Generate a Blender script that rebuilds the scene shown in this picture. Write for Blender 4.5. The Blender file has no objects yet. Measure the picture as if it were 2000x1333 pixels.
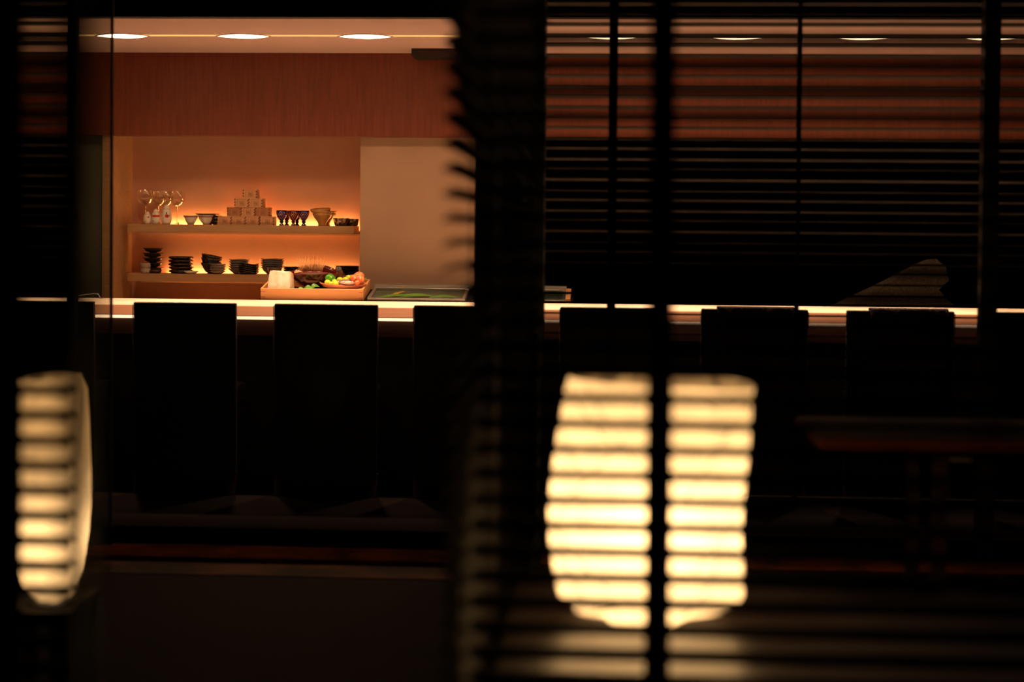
import bpy, math, random
from mathutils import Matrix, Vector
random.seed(7)
S = bpy.context.scene
col = S.collection

# ------------------------------------------------------------------ camera
F = 3056.0; YAW = math.radians(3.2); PITCH = math.radians(1.2); ROLL = .009; EYE = 1.137; SH = -.076
cd = bpy.data.cameras.new('camera'); cam = bpy.data.objects.new('camera', cd); col.objects.link(cam)
CM = Matrix.Rotation(YAW, 3, 'Z') @ Matrix.Rotation(math.pi/2-PITCH, 3, 'X') @ Matrix.Rotation(ROLL, 3, 'Z')
cam.matrix_world = Matrix.Translation((0, 0, EYE)) @ CM.to_4x4()
cd.sensor_width = 36; cd.lens = F*36/2000; cd.shift_y = SH; cd.clip_start = .05
cd.dof.use_dof = True; cd.dof.focus_distance = 8.0; cd.dof.aperture_fstop = 1.45; cd.dof.aperture_blades = 0
S.camera = cam

def ray(px, py):
    return CM @ Vector(((px-1000)/F, -(py-666.5)/F + SH*2000/F, -1))
def at(px, py, Y):            # the point of the plane at depth Y that the photograph shows at this pixel
    d = ray(px, py); t = Y/d.y
    return Vector((d.x*t, Y, EYE+d.z*t))
def X(px, Y, py=600): return at(px, py, Y).x

# ------------------------------------------------------------------ world, view, lights
w = bpy.data.worlds.new('world'); S.world = w; w.use_nodes = True
w.node_tree.nodes['Background'].inputs[0].default_value = (.9, .55, .4, 1)
w.node_tree.nodes['Background'].inputs[1].default_value = .0
S.view_settings.view_transform = 'Standard'; S.view_settings.look = 'None'
S.view_settings.gamma = 1; S.view_settings.use_curve_mapping = False; S.view_settings.exposure = 0
S.cycles.use_denoising = True
S.cycles.max_bounces = 8; S.cycles.transparent_max_bounces = 24; S.cycles.caustics_refractive = False; S.cycles.caustics_reflective = False
S.cycles.sample_clamp_indirect = 4

SPOT_C = (1, .50, .21)
SPOT_W = 11.5
BEAM_C = (1, .66, .42); BEAM_W = 110.0
SLOT_Y = 7.403; CEIL = 2.055
spot_x = [X(475, SLOT_Y, 70) + .586*k for k in range(-1, 7)]
for x in spot_x:
    l = bpy.data.lights.new('downlight_beam', 'SPOT'); l.energy = SPOT_W; l.color = SPOT_C
    l.spot_size = math.radians(150); l.spot_blend = 1.0; l.shadow_soft_size = .03
    o = bpy.data.objects.new('downlight_beam', l); o.location = (x, SLOT_Y, CEIL-.02); col.objects.link(o)
    l = bpy.data.lights.new('downlight_core', 'SPOT'); l.energy = BEAM_W; l.color = BEAM_C
    l.spot_size = math.radians(62); l.spot_blend = .7; l.shadow_soft_size = .03
    o = bpy.data.objects.new('downlight_core', l); o.location = (x, SLOT_Y, CEIL-.02); col.objects.link(o)
    o.rotation_euler = (-.09, 0, 0)

# ------------------------------------------------------------------ helpers
class MB:
    def __init__(s): s.v = []; s.f = []; s.sm = []
    def add(s, vs, fs, smooth=False):
        n = len(s.v); s.v += [tuple(p) for p in vs]; s.f += [tuple(n+i for i in f) for f in fs]; s.sm += [smooth]*len(fs); return s
    def box(s, x0, x1, y0, y1, z0, z1):
        return s.add([(x0,y0,z0),(x1,y0,z0),(x1,y1,z0),(x0,y1,z0),(x0,y0,z1),(x1,y0,z1),(x1,y1,z1),(x0,y1,z1)],
                     [(0,3,2,1),(4,5,6,7),(0,1,5,4),(1,2,6,5),(2,3,7,6),(3,0,4,7)])
    def hexa(s, p):
        return s.add(p, [(0,3,2,1),(4,5,6,7),(0,1,5,4),(1,2,6,5),(2,3,7,6),(3,0,4,7)])
    def lathe(s, prof, c=(0,0,0), seg=28, fn=None, smooth=True):
        vs = []; n = len(prof)
        for k in range(seg):
            a = 2*math.pi*k/seg
            for (r, z) in prof:
                x, y, zz = r*math.cos(a), r*math.sin(a), z
                if fn: x, y, zz = fn(x, y, zz, a)
                vs.append((c[0]+x, c[1]+y, c[2]+zz))
        fs = []
        for k in range(seg):
            k2 = (k+1) % seg
            for i in range(n-1):
                if prof[i][0] < 1e-6 and prof[i+1][0] < 1e-6: continue
                fs.append((k*n+i, k2*n+i, k2*n+i+1, k*n+i+1))
        return s.add(vs, fs, smooth)
    def tube(s, pts, r, seg=6):
        pts = [Vector(p) for p in pts]; vs = []; fs = []; n = len(pts)
        rr = r if isinstance(r, (list, tuple)) else [r]*n
        for i, p in enumerate(pts):
            d = (pts[min(i+1, n-1)]-pts[max(i-1, 0)]).normalized()
            a = d.orthogonal().normalized() if i == 0 else (a - d*a.dot(d)).normalized()
            b = d.cross(a)
            for k in range(seg):
                t = 2*math.pi*k/seg; vs.append(p + (a*math.cos(t)+b*math.sin(t))*rr[i])
        for i in range(n-1):
            for k in range(seg):
                k2 = (k+1) % seg; fs.append((i*seg+k, i*seg+k2, (i+1)*seg+k2, (i+1)*seg+k))
        fs.append(tuple(range(seg))[::-1]); fs.append(tuple((n-1)*seg+k for k in range(seg)))
        return s.add(vs, fs, True)
    def build(s, name, m, parent=None, bevel=0, fix=True):
        me = bpy.data.meshes.new(name); me.from_pydata(s.v, [], s.f); me.update()
        me.polygons.foreach_set('use_smooth', s.sm)
        if fix:
            import bmesh
            b = bmesh.new(); b.from_mesh(me); bmesh.ops.remove_doubles(b, verts=b.verts, dist=1e-6)
            bmesh.ops.recalc_face_normals(b, faces=b.faces); b.to_mesh(me); b.free()
        me.materials.append(m)
        o = bpy.data.objects.new(name, me); col.objects.link(o)
        if parent: o.parent = parent
        if bevel:
            md = o.modifiers.new('bevel', 'BEVEL'); md.width = bevel; md.segments = 2; md.limit_method = 'ANGLE'
        return o
def tag(o, label=None, cat=None, group=None, kind=None):
    if label: o['label'] = label
    if cat: o['category'] = cat
    if group: o['group'] = group
    if kind: o['kind'] = kind
    return o
def thing(name, label, cat, loc=(0,0,0), rz=0, group=None, rot=None):
    o = bpy.data.objects.new(name, None); col.objects.link(o); o.empty_display_size = .05
    o.location = loc; o.rotation_euler = rot if rot else (0, 0, rz)
    return tag(o, label, cat, group)
def copy_tree(o, parent=None):
    c = o.copy(); col.objects.link(c); c.parent = parent
    for ch in [q for q in o.children]: copy_tree(ch, c)
    return c
def dup(o, loc, label, rz=None, rot=None, group=None, scale=None):
    c = copy_tree(o); c.location = loc
    if rz is not None: c.rotation_euler = (0, 0, rz)
    if rot: c.rotation_euler = rot
    if scale: c.scale = scale
    c['label'] = label
    if group: c['group'] = group
    return c
def struct(o): o['kind'] = 'structure'; return o

# ------------------------------------------------------------------ materials
def mat(name, c, rough=.5, metal=0, spec=.5, var=0, scale=20, stretch=(1,1,1), bump=0, c2=None, coat=0, lo=.35, hi=.65):
    m = bpy.data.materials.new(name); m.use_nodes = True; nt = m.node_tree; p = nt.nodes['Principled BSDF']
    p.inputs['Base Color'].default_value = (*c, 1); p.inputs['Roughness'].default_value = rough
    p.inputs['Metallic'].default_value = metal; p.inputs['Specular IOR Level'].default_value = spec
    p.inputs['Coat Weight'].default_value = coat
    if var or bump or c2:
        tc = nt.nodes.new('ShaderNodeTexCoord'); mp = nt.nodes.new('ShaderNodeMapping'); mp.inputs['Scale'].default_value = stretch
        nz = nt.nodes.new('ShaderNodeTexNoise'); nz.inputs['Scale'].default_value = scale; nz.inputs['Detail'].default_value = 6
        nt.links.new(tc.outputs['Object'], mp.inputs[0]); nt.links.new(mp.outputs[0], nz.inputs['Vector'])
        if c2 or var:
            cr = nt.nodes.new('ShaderNodeValToRGB'); cr.color_ramp.elements[0].position = lo; cr.color_ramp.elements[1].position = hi
            d = c2 if c2 else tuple(max(0, q*(1-var)) for q in c)
            cr.color_ramp.elements[0].color = (*d, 1); cr.color_ramp.elements[1].color = (*c, 1)
            nt.links.new(nz.outputs['Fac'], cr.inputs[0]); nt.links.new(cr.outputs[0], p.inputs['Base Color'])
        if bump:
            b = nt.nodes.new('ShaderNodeBump'); b.inputs['Strength'].default_value = bump; b.inputs['Distance'].default_value = .01
            nt.links.new(nz.outputs['Fac'], b.inputs['Height']); nt.links.new(b.outputs[0], p.inputs['Normal'])
    return m
def emit(name, c, s):
    m = bpy.data.materials.new(name); m.use_nodes = True; nt = m.node_tree; nt.nodes.clear()
    e = nt.nodes.new('ShaderNodeEmission'); e.inputs[0].default_value = (*c, 1); e.inputs[1].default_value = s
    o = nt.nodes.new('ShaderNodeOutputMaterial'); nt.links.new(e.outputs[0], o.inputs[0]); return m
def thin_glass(name, tint=(1,1,1), lo=.04, power=.5, rough=0.0, gloss=(1,1,1), maxr=1.0):
    m = bpy.data.materials.new(name); m.use_nodes = True; nt = m.node_tree; nt.nodes.clear()
    t = nt.nodes.new('ShaderNodeBsdfTransparent'); t.inputs[0].default_value = (*tint, 1)
    g = nt.nodes.new('ShaderNodeBsdfGlossy'); g.inputs['Roughness'].default_value = rough; g.inputs[0].default_value = (*gloss, 1)
    lw = nt.nodes.new('ShaderNodeLayerWeight'); lw.inputs[0].default_value = power
    mr = nt.nodes.new('ShaderNodeMapRange'); mr.inputs[3].default_value = lo; mr.inputs[4].default_value = maxr
    mx = nt.nodes.new('ShaderNodeMixShader'); o = nt.nodes.new('ShaderNodeOutputMaterial')
    nt.links.new(lw.outputs['Facing'], mr.inputs[0]); nt.links.new(mr.outputs[0], mx.inputs[0])
    nt.links.new(t.outputs[0], mx.inputs[1]); nt.links.new(g.outputs[0], mx.inputs[2]); nt.links.new(mx.outputs[0], o.inputs[0]); return m

M = {}
M['plaster'] = mat('beige_plaster', (.44,.295,.215), .8, var=.12, scale=3, bump=.05)
M['niche_plaster'] = mat('niche_plaster', (.62,.34,.24), .85, var=.1, scale=4, bump=.05)
M['grey_plaster'] = mat('grey_plaster', (.22,.24,.20), .9, var=.25, scale=4)
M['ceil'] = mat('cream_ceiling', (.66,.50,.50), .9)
M['black'] = mat('black_paint', (.012,.010,.010), .6)
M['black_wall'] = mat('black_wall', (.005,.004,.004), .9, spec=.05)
M['wood_panel'] = mat('red_brown_veneer', (.20,.048,.021), .5, var=.22, scale=9, stretch=(7,7,.6), bump=.02)
M['pale_wood'] = mat('pale_hinoki', (.85,.66,.48), .38, var=.10, scale=6, stretch=(.5,8,8))
M['edge_wood'] = mat('edge_hinoki', (.60,.25,.12), .45, var=.12, scale=6, stretch=(.5,8,8))
M['shelf_wood'] = mat('shelf_maple', (.50,.30,.15), .5, var=.2, scale=8, stretch=(.6,10,10))
M['tray_wood'] = mat('tray_cedar', (.72,.34,.13), .5, var=.08, scale=6, stretch=(.4,12,12))
M['masu'] = mat('masu_cypress', (.66,.36,.20), .6, var=.1, scale=30, stretch=(.3,8,8))
M['masu_dark'] = mat('masu_cypress_dark', (.46,.20,.10), .6, var=.1, scale=30, stretch=(.3,8,8))
M['masu_joint'] = mat('masu_endgrain', (.20,.075,.035), .7)
M['brand'] = mat('burned_mark', (.24,.09,.04), .8)
M['dark_wood'] = mat('dark_red_wood', (.035,.012,.008), .35, var=.3, scale=10, stretch=(.5,8,8))
M['riser'] = mat('red_lacquered_wood', (.95,.26,.10), .35, var=.7, scale=7, stretch=(1,3,6))
M['border'] = mat('reflection_mottled_border', (.12,.034,.012), .5, spec=.15, var=.95, scale=5, stretch=(1,2,1), lo=.42, hi=.62)  # mottling in the colour stands in for warm reflections on the floor
M['slat'] = mat('black_slat', (.0055,.0035,.003), .75, spec=.05, var=.2, scale=20, stretch=(.3,5,5))
M['slat_far'] = mat('dark_brown_slat', (.016,.008,.005), .6, spec=.15, var=.2, scale=20, stretch=(.3,5,5))
M['tape'] = mat('black_tape', (.01,.008,.008), .9)
M['leather'] = mat('black_leather', (.012,.009,.009), .5, bump=.1, scale=150)
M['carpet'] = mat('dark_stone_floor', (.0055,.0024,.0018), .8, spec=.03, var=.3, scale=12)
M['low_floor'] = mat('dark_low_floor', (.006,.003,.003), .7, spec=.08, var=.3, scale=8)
M['steel'] = mat('brushed_steel', (.55,.55,.56), .3, metal=1)
M['case_glass'] = thin_glass('case_glass', (.85,.9,.88), .02, .5, .02, maxr=.16)
M['case_floor'] = mat('case_floor', (.06,.07,.05), .5)
M['pane'] = thin_glass('window_pane', (.97,.97,.97), .00005, .3, 0, maxr=.02)
M['pane2'] = thin_glass('smoked_pane', (.72,.74,.72), .0001, .3, 0, maxr=.03)
M['wine'] = thin_glass('wine_glass', (.97,.96,.94), .025, .55, .0, (1,.95,.85), .95)
M['white_cer'] = mat('white_glaze', (.88,.82,.76), .25)
M['ivory_cer'] = mat('ivory_glaze', (.42,.34,.29), .3, var=.2, scale=30)
M['red'] = mat('red_glaze', (.62,.04,.02), .3)
M['navy'] = mat('navy_glaze', (.03,.05,.10), .3)
M['grey_line'] = mat('grey_line_glaze', (.10,.10,.12), .4)
M['brown_cer'] = mat('brown_glaze', (.20,.10,.035), .3)
M['black_cer'] = mat('black_glaze', (.018,.012,.010), .2, c2=(.09,.03,.012), scale=25, lo=.3, hi=.45)
M['dark_cer'] = mat('dark_iron_glaze', (.045,.032,.028), .35)
M['slate_cer'] = mat('slate_blue_glaze', (.24,.22,.25), .35, var=.2, scale=40)
M['gold_cer'] = mat('golden_tan_glaze', (.62,.32,.10), .28, var=.35, scale=25)
M['cobalt'] = mat('cobalt_cut_glass', (.008,.012,.14), .08, spec=.8)
M['ruby'] = mat('ruby_cut_glass', (.09,.006,.012), .08, spec=.8)
M['facet'] = mat('cut_facets', (.55,.17,.10), .15, spec=.8)
def brocade():
    m = mat('brocade_glaze', (.06,.03,.02), .3); nt = m.node_tree; p = nt.nodes['Principled BSDF']
    v = nt.nodes.new('ShaderNodeTexVoronoi'); v.inputs['Scale'].default_value = 70
    tc = nt.nodes.new('ShaderNodeTexCoord'); cr = nt.nodes.new('ShaderNodeValToRGB'); cr.color_ramp.interpolation = 'CONSTANT'
    e = cr.color_ramp.elements; e[0].color = (.02,.015,.01,1); e[1].position = .35; e[1].color = (.30,.07,.02,1)
    for ps, c in ((.55,(.03,.03,.02,1)),(.72,(.42,.30,.16,1)),(.82,(.14,.04,.02,1))):
        q = e.new(ps); q.color = c
    sp = nt.nodes.new('ShaderNodeSeparateColor')
    nt.links.new(tc.outputs['Object'], v.inputs['Vector']); nt.links.new(v.outputs['Color'], sp.inputs[0])
    nt.links.new(sp.outputs[0], cr.inputs[0]); nt.links.new(cr.outputs[0], p.inputs['Base Color']); return m
M['brocade'] = brocade()
M['lacquer'] = mat('oxblood_lacquer', (.028,.003,.004), .15, coat=.6)
M['lacquer_rim'] = mat('oxblood_rim', (.12,.008,.012), .22, coat=.6)
M['lacquer_black'] = mat('black_lacquer', (.01,.008,.008), .2)
M['straw'] = mat('dried_straw', (.85,.50,.22), .8)
M['straw_dark'] = mat('dark_straw', (.10,.04,.02), .8)
M['salt'] = mat('pink_salt', (1,.88,.74), .5, c2=(.95,.58,.38), scale=22, bump=.3, lo=.3, hi=.55)
M['leaf'] = mat('green_leaf', (.12,.30,.03), .4, var=.3, scale=30)
M['yleaf'] = mat('yellow_leaf', (.75,.42,.02), .5)
M['paper_dark'] = mat('dried_bark_leaf', (.20,.10,.07), .5, c2=(.6,.38,.25), scale=40)
M['pepper'] = mat('green_pepper', (.07,.30,.015), .2)
M['lime'] = mat('green_citrus', (.26,.50,.02), .35, c2=(.60,.68,.05), scale=14, lo=.35, hi=.7)
M['yuzu'] = mat('yellow_citrus', (.72,.68,.04), .35)
M['redveg'] = mat('red_pepper', (.90,.14,.05), .25, c2=(.9,.3,.14), scale=40)
M['terra'] = mat('terracotta_glaze', (.55,.20,.10), .3)
M['silver'] = mat('silver_dish', (.55,.36,.34), .25, metal=.6)
M['pearl'] = mat('pearly_pieces', (.85,.68,.55), .12)
M['jug'] = mat('brown_glass_jug', (.16,.07,.03), .15)
M['grey_lid'] = mat('grey_lid', (.13,.13,.15), .45)
M['stone'] = mat('dark_granite', (.13,.10,.075), .8, c2=(.045,.038,.03), scale=120, bump=.5)
M['cloth'] = mat('dark_cloth', (.11,.08,.085), .9)
M['chrome'] = mat('chrome', (.5,.5,.52), .2, metal=1)
M['bench'] = mat('bench_wood', (.014,.008,.005), .36, spec=.3, var=.3, scale=8, stretch=(.5,6,6))
M['table'] = mat('red_lacquer_table', (.10,.022,.010), .4, spec=.2)
M['card'] = mat('pale_plate', (.25,.22,.24), .5)
M['glow'] = emit('downlight_glow', (1,.78,.45), 10)
M['slot'] = emit('slot_glow', (1,.50,.13), 1.3)
M['led_shelf'] = emit('shelf_led', (1,.42,.12), 34)
M['led_counter'] = emit('counter_led', (1,.60,.34), 2.0)

def lantern_mat(strength):
    m = bpy.data.materials.new('lantern_paper'); m.use_nodes = True; nt = m.node_tree; nt.nodes.clear()
    e = nt.nodes.new('ShaderNodeEmission'); e.inputs[0].default_value = (1,.50,.16,1)
    tc = nt.nodes.new('ShaderNodeTexCoord')
    nz = nt.nodes.new('ShaderNodeTexNoise'); nz.inputs['Scale'].default_value = 7; nz.inputs['Detail'].default_value = 3; nz.inputs['Distortion'].default_value = 1.5
    mr = nt.nodes.new('ShaderNodeMapRange'); mr.inputs[1].default_value = .35; mr.inputs[2].default_value = .65
    mr.inputs[3].default_value = .15*strength; mr.inputs[4].default_value = strength*1.5
    t = nt.nodes.new('ShaderNodeBsdfTranslucent'); t.inputs[0].default_value = (.8,.7,.5,1)
    a = nt.nodes.new('ShaderNodeAddShader'); o = nt.nodes.new('ShaderNodeOutputMaterial')
    nt.links.new(tc.outputs['Object'], nz.inputs['Vector']); nt.links.new(nz.outputs['Fac'], mr.inputs[0]); nt.links.new(mr.outputs[0], e.inputs[1])
    nt.links.new(e.outputs[0], a.inputs[0]); nt.links.new(t.outputs[0], a.inputs[1]); nt.links.new(a.outputs[0], o.inputs[0]); return m
M['paper'] = lantern_mat(.5)
M['paper_dim'] = lantern_mat(.30)
M['crease'] = mat('paper_crease', (.25,.12,.04), .9)

# ------------------------------------------------------------------ the setting
FZ = -.03; LZ = -.08
XL, XR, YB, YF = -3.6, 3.2, -1.2, 9.9
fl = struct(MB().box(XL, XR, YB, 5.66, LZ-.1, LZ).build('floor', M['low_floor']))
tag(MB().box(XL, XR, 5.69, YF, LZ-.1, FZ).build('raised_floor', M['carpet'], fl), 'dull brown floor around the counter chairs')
tag(MB().box(XL, XR, 5.38, 5.66, LZ, LZ+.004).build('floor_border', M['border'], fl), 'wooden border strip with painted reflections below the step')
struct(MB().box(XL, XR, 5.66, 5.69, LZ, FZ).build('trim_1', M['riser']))
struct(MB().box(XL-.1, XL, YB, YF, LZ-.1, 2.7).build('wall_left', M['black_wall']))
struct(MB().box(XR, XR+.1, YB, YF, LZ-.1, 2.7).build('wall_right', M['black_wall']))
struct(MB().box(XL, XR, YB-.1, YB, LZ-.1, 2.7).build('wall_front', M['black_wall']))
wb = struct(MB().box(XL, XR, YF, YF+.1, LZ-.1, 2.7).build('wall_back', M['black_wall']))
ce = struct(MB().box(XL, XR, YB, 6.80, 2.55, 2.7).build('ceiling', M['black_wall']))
# bar ceiling: cream boards either side of the light slot, dark beam in front
BY = 6.805
PY = 8.12                      # face of the wood panel over the niche
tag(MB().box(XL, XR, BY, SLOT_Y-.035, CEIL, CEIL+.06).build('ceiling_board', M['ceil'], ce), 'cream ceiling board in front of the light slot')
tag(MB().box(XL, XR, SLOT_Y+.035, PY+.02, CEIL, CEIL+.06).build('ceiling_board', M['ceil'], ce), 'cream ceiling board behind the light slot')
MB().box(XL, XR, SLOT_Y-.035, SLOT_Y+.035, CEIL+.0015, CEIL+.06).build('light_slot', M['slot'], ce)
tag(MB().box(XL, XR, BY-.06, BY, CEIL, 2.7).build('beam', M['black'], ce), 'black beam across the front of the cream ceiling')
MB().box(XL, XR, BY, YF, CEIL+.06, 2.7).build('ceiling_void', M['black_wall'], ce)
# wood panel over the niche, going on behind the blinds
PB = 1.621
tag(MB().box(XL, XR, PY, PY+.03, PB, CEIL).build('wood_panel', M['wood_panel'], wb), 'red-brown veneered panel over the niche')
MB().box(XL, XR, PY+.03, PY+.10, PB, PB+.015).build('panel_lip', M['wood_panel'], wb)
NX0 = X(258, 8.5, 440); NX1 = X(703, 8.2, 440); WY = 8.2; NB = 8.5
WE = X(1035, WY, 440)
tag(MB().box(NX1, WE, WY, NB+.1, FZ, CEIL-.02).build('plaster_wall', M['plaster'], wb), 'beige plaster wall right of the niche')
tag(MB().box(NX0-.02, NX1, NB, NB+.08, FZ, CEIL-.02).build('niche_back', M['niche_plaster'], wb), 'ochre plaster back of the niche')
tag(MB().box(NX0-.055, NX0, 8.15, NB, FZ, CEIL-.02).build('niche_side', M['shelf_wood'], wb), 'pale wood left cheek of the niche')
tag(MB().box(X(149, WY, 440), NX0-.055, WY, NB+.08, FZ, CEIL-.02).build('grey_wall', M['grey_plaster'], wb), 'grey plaster wall left of the niche')
MB().box(NX0+.001, NX1-.001, 8.125, NB-.001, .68, .72).build('niche_bounce_slab', M['pale_wood'], wb)  # unseen pale slab added to bounce light up under the lower shelf
# lower dado under niche is plaster too; floating shelves
def shelf(zt, th, label, yf=8.28):
    o = MB()
    x0 = X(247, yf, 440); x1 = X(691, yf, 440)
    n = 6; r = .05; pts = []
    for i in range(n+1):
        a = math.pi/2*i/n; pts.append((x0+r-r*math.cos(a)*1.0, yf+.012-.012*math.sin(a)))
    poly = pts + [(x1, yf), (x1, NB-.035), (x0, NB-.035)]
    m = len(poly)
    o.add([(x, y, zt-th) for x, y in poly]+[(x, y, zt) for x, y in poly],
          [tuple(range(m))[::-1], tuple(range(m, 2*m))]+[(i, (i+1) % m, m+(i+1) % m, m+i) for i in range(m)])
    t = thing('wall_shelf', label, 'shelf', ((x0+x1)/2, 8.4, zt-th))
    b = o.build('board', M['shelf_wood'], t); b.location = (-(x0+x1)/2, -8.4, -(zt-th))
    c = MB().box(x0+.02, NX1-.003, NB-.03, NB-.001, zt-th-.012, zt-th-.002).build('light_line_batten', M['pale_wood'], t); c.location = b.location  # added batten, its pale line stands in for light leaking below the shelf
    l = MB().box(X(328, 8.49, 440), x1-.01, NB-.032, NB-.004, zt-.009, zt-.003).build('light_strip', M['led_shelf'], t); l.location = b.location
    if zt > 1:
        q = MB().box(x0+.02, NX1-.003, NB-.035, NB-.001, zt-.032, zt-.026).build('light_block', M['shelf_wood'], t); q.location = b.location  # hidden opaque strip added to stop the strip light spilling downward
    return t
S1 = 1.153; S2 = .888
shelf(S1, .040, 'upper pale wooden wall shelf holding glasses, wooden boxes and bowls')
shelf(S2, .042, 'lower pale wooden wall shelf holding stacked dark dishes')

# downlights in the slot
prev = None
for i, x in enumerate(spot_x):
    lb = ['bright ceiling downlight at the left, over the glasses', 'bright ceiling downlight over the wooden box pyramid', 'bright ceiling downlight over the right end of the niche'][i] if i < 3 else 'ceiling downlight farther right, %s' % ['above the beige wall', 'above the refrigerated case end', 'first beyond the case', 'above the chair draped with cloth', 'above the dark stone'][i-3]
    if prev is None:
        t = thing('downlight', lb, 'ceiling light', (x, SLOT_Y, CEIL), group='ceiling downlights in the slot')
        MB().lathe([(0,-.003),(.5,-.003),(1,-.003),(1,0)], seg=40, fn=lambda x,y,z,a:(x*.125, math.copysign(abs(y)**2.2, y)*.085, z)).build('lens', M['glow'], t)  # outline drawn out to points, the glowing tips imitate glare along the slot
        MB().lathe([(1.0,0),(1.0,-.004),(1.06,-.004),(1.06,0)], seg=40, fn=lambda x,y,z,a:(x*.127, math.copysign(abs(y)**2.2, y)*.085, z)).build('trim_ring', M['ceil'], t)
        prev = t
    else: dup(prev, (x, SLOT_Y, CEIL), lb)
# dark vent box under the ceiling right
t = thing('vent_box', 'dark vent box hanging under the cream ceiling beside the blind', 'vent', (X(850, 8.0, 110), 8.0, CEIL))
MB().box(-.11, .28, -.1, .11, -.035, 0).build('housing', M['black'], t)
MB().box(-.07, .26, -.102, -.1, -.028, -.008).build('grille', M['dark_wood'], t)

# ------------------------------------------------------------------ counter
CF, CR, CZ = 7.0, 7.66, .782
t = thing('bar_counter', 'long pale wooden bar counter with a light strip under its edge', 'counter', (0, CF, FZ))
def part(mb, name, m, t, bevel=0, label=None):
    o = mb.build(name, m, t, bevel); o.location = -t.location
    if label: o['label'] = label
    return o
wa, wc = XL+.002, XR-.002
part(MB().box(wa, wc, CF+.04, CR, CZ-.041, CZ), 'worktop', M['pale_wood'], t)
part(MB().hexa([(wa,CF-.015,CZ-.041),(wc,CF-.015,CZ-.041),(wc,CF+.0395,CZ-.041),(wa,CF+.0395,CZ-.041),(wa,CF+.015,CZ),(wc,CF+.015,CZ),(wc,CF+.0395,CZ),(wa,CF+.0395,CZ)]), 'front_edge', M['edge_wood'], t, label='orange-brown slanted front edge')
part(MB().box(XL+.002, XR-.002, CF+.05, CF+.09, CZ-.061, CZ-.050), 'light_strip', M['led_counter'], t)
part(MB().box(XL+.002, XR-.002, CF+.09, CF+.12, .645, CZ-.041), 'apron', M['dark_wood'], t, label='reddish wooden apron under the worktop')
part(MB().box(XL+.002, XR-.002, CF+.16, CR, FZ, CZ-.041), 'front_panel', M['black'], t, label='black panel under the counter')
TA = math.radians(10.5); TY = 7.69; TZ = CZ+.001
LX0, LX1 = X(506, 7.69), X(1119, 7.69)
t = thing('sloping_ledge', 'black sloping ledge behind the counter carrying the tray and glass cases', 'ledge', (0, TY, TZ), rot=(TA, 0, 0))
MB().box(LX0, LX1, 0, .26, -.03, -.001).build('board', M['black_wall'], t)
MB().box(LX0+.02, LX1, .20, .24, -.72, -.03).build('support', M['black'], t)

def tray_pt(px, py, w=0):     # where the pixel's ray meets the sloping ledge, w above it
    d = ray(px, py); n = Vector((0, -math.sin(TA), math.cos(TA))); p0 = Vector((0, TY, TZ))+n*w
    o = Vector((0, 0, EYE)); tt = (p0-o).dot(n)/d.dot(n); return o+d*tt

# glass topped refrigerated cases on the ledge
def case(px0, px1, label, leafy, wood_end=False):
    a = tray_pt(px0, 585); b = tray_pt(px1, 586); L = b.x-a.x; D = .235
    t = thing('glass_case', label, 'display case', (a.x, TY, TZ), rot=(TA, 0, 0))
    fr = MB(); fr.box(0, L, 0, .012, .0, .014).box(0, L, D-.012, D, .0, .014).box(0, .016, .012, D-.012, 0, .014).box(L-.016, L, .012, D-.012, 0, .014)
    fr.build('frame', M['steel'], t, .0015)
    MB().box(.016, L-.016, .012, D-.012, .010, .013).build('glass_lid', M['case_glass'], t)
    MB().box(0, L, D, D+.02, 0, .032).build('back_rail', M['steel'], t, .002)
    MB().box(.016, L-.016, .012, D-.012, .0, .002).build('case_floor', M['case_floor'], t)
    if wood_end: MB().box(L, L+.024, -.0, D, 0, .02).build('wooden_end', M['tray_wood'], t, label=None) if False else MB().box(L, L+.024, 0, D, 0, .02).build('wooden_end', M['tray_wood'], t)
    return a, L, D
a, L, D = case(719, 910, 'steel-framed glass-topped case right of the wooden tray, leaves inside', True)
def leafmesh(l, w_, bend=.15, n=8):
    mb = MB(); vs = []; fs = []
    for i in range(n+1):
        u = i/n; ww = w_*math.sin(math.pi*min(1, u*.96+.04))**.7; z = bend*l*math.sin(math.pi*u)
        for q in (-1, -.5, 0, .5, 1): vs.append((u*l, q*ww/2, z+abs(q)*ww*.12))
    for i in range(n):
        for q in range(4): fs.append((i*5+q, i*5+q+1, (i+1)*5+q+1, (i+1)*5+q))
    n0 = len(vs); vs2 = [(x, y, z-.0012) for x, y, z in vs]; mb.add(vs, fs, True); mb.add(vs2, [f[::-1] for f in fs], True); return mb
for i, (u, l, w_, mk, rz, lb) in enumerate(((.05,.16,.05,'leaf',.3,'long dark green leaf at the left end inside the glass case'), (.10,.17,.028,'yleaf',1.2,'yellow leaf blade inside the glass case'),
        (.13,.20,.07,'leaf',.2,'broad green leaf in the middle inside the glass case'), (.30,.15,.06,'leaf',.1,'green leaf at the right end inside the glass case'))):
    p = Vector((a.x+u, TY+.06*math.cos(TA), TZ+.06*math.sin(TA)+.003))
    t = leafmesh(l, w_, .01).build('leaf', M[mk], fix=False); t.location = p; t.rotation_euler = Matrix.Rotation(TA, 3, 'X').to_euler(); t.rotation_euler = (Matrix.Rotation(TA, 3, 'X') @ Matrix.Rotation(rz, 3, 'Z')).to_euler()
    tag(t, lb, 'leaf', 'leaves inside the glass case')
case(960, 1105, 'steel-framed glass case with a wooden end block, seen through the blind', False, True)

kx0, kx1 = NX0-.3, X(500, 7.96)  # unseen worktop added to throw downlight up onto the wall under the shelf
t = thing('bounce_worktop', 'unseen pale worktop added below the niche to bounce light up', 'worktop', (kx0, 7.965, FZ))
part(MB().box(kx0, kx1, 7.965, 8.115, .68, .72), 'worktop', M['pale_wood'], t)
part(MB().box(kx0, kx1, 7.985, 8.11, FZ, .68), 'bounce_base', M['black'], t)

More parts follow.
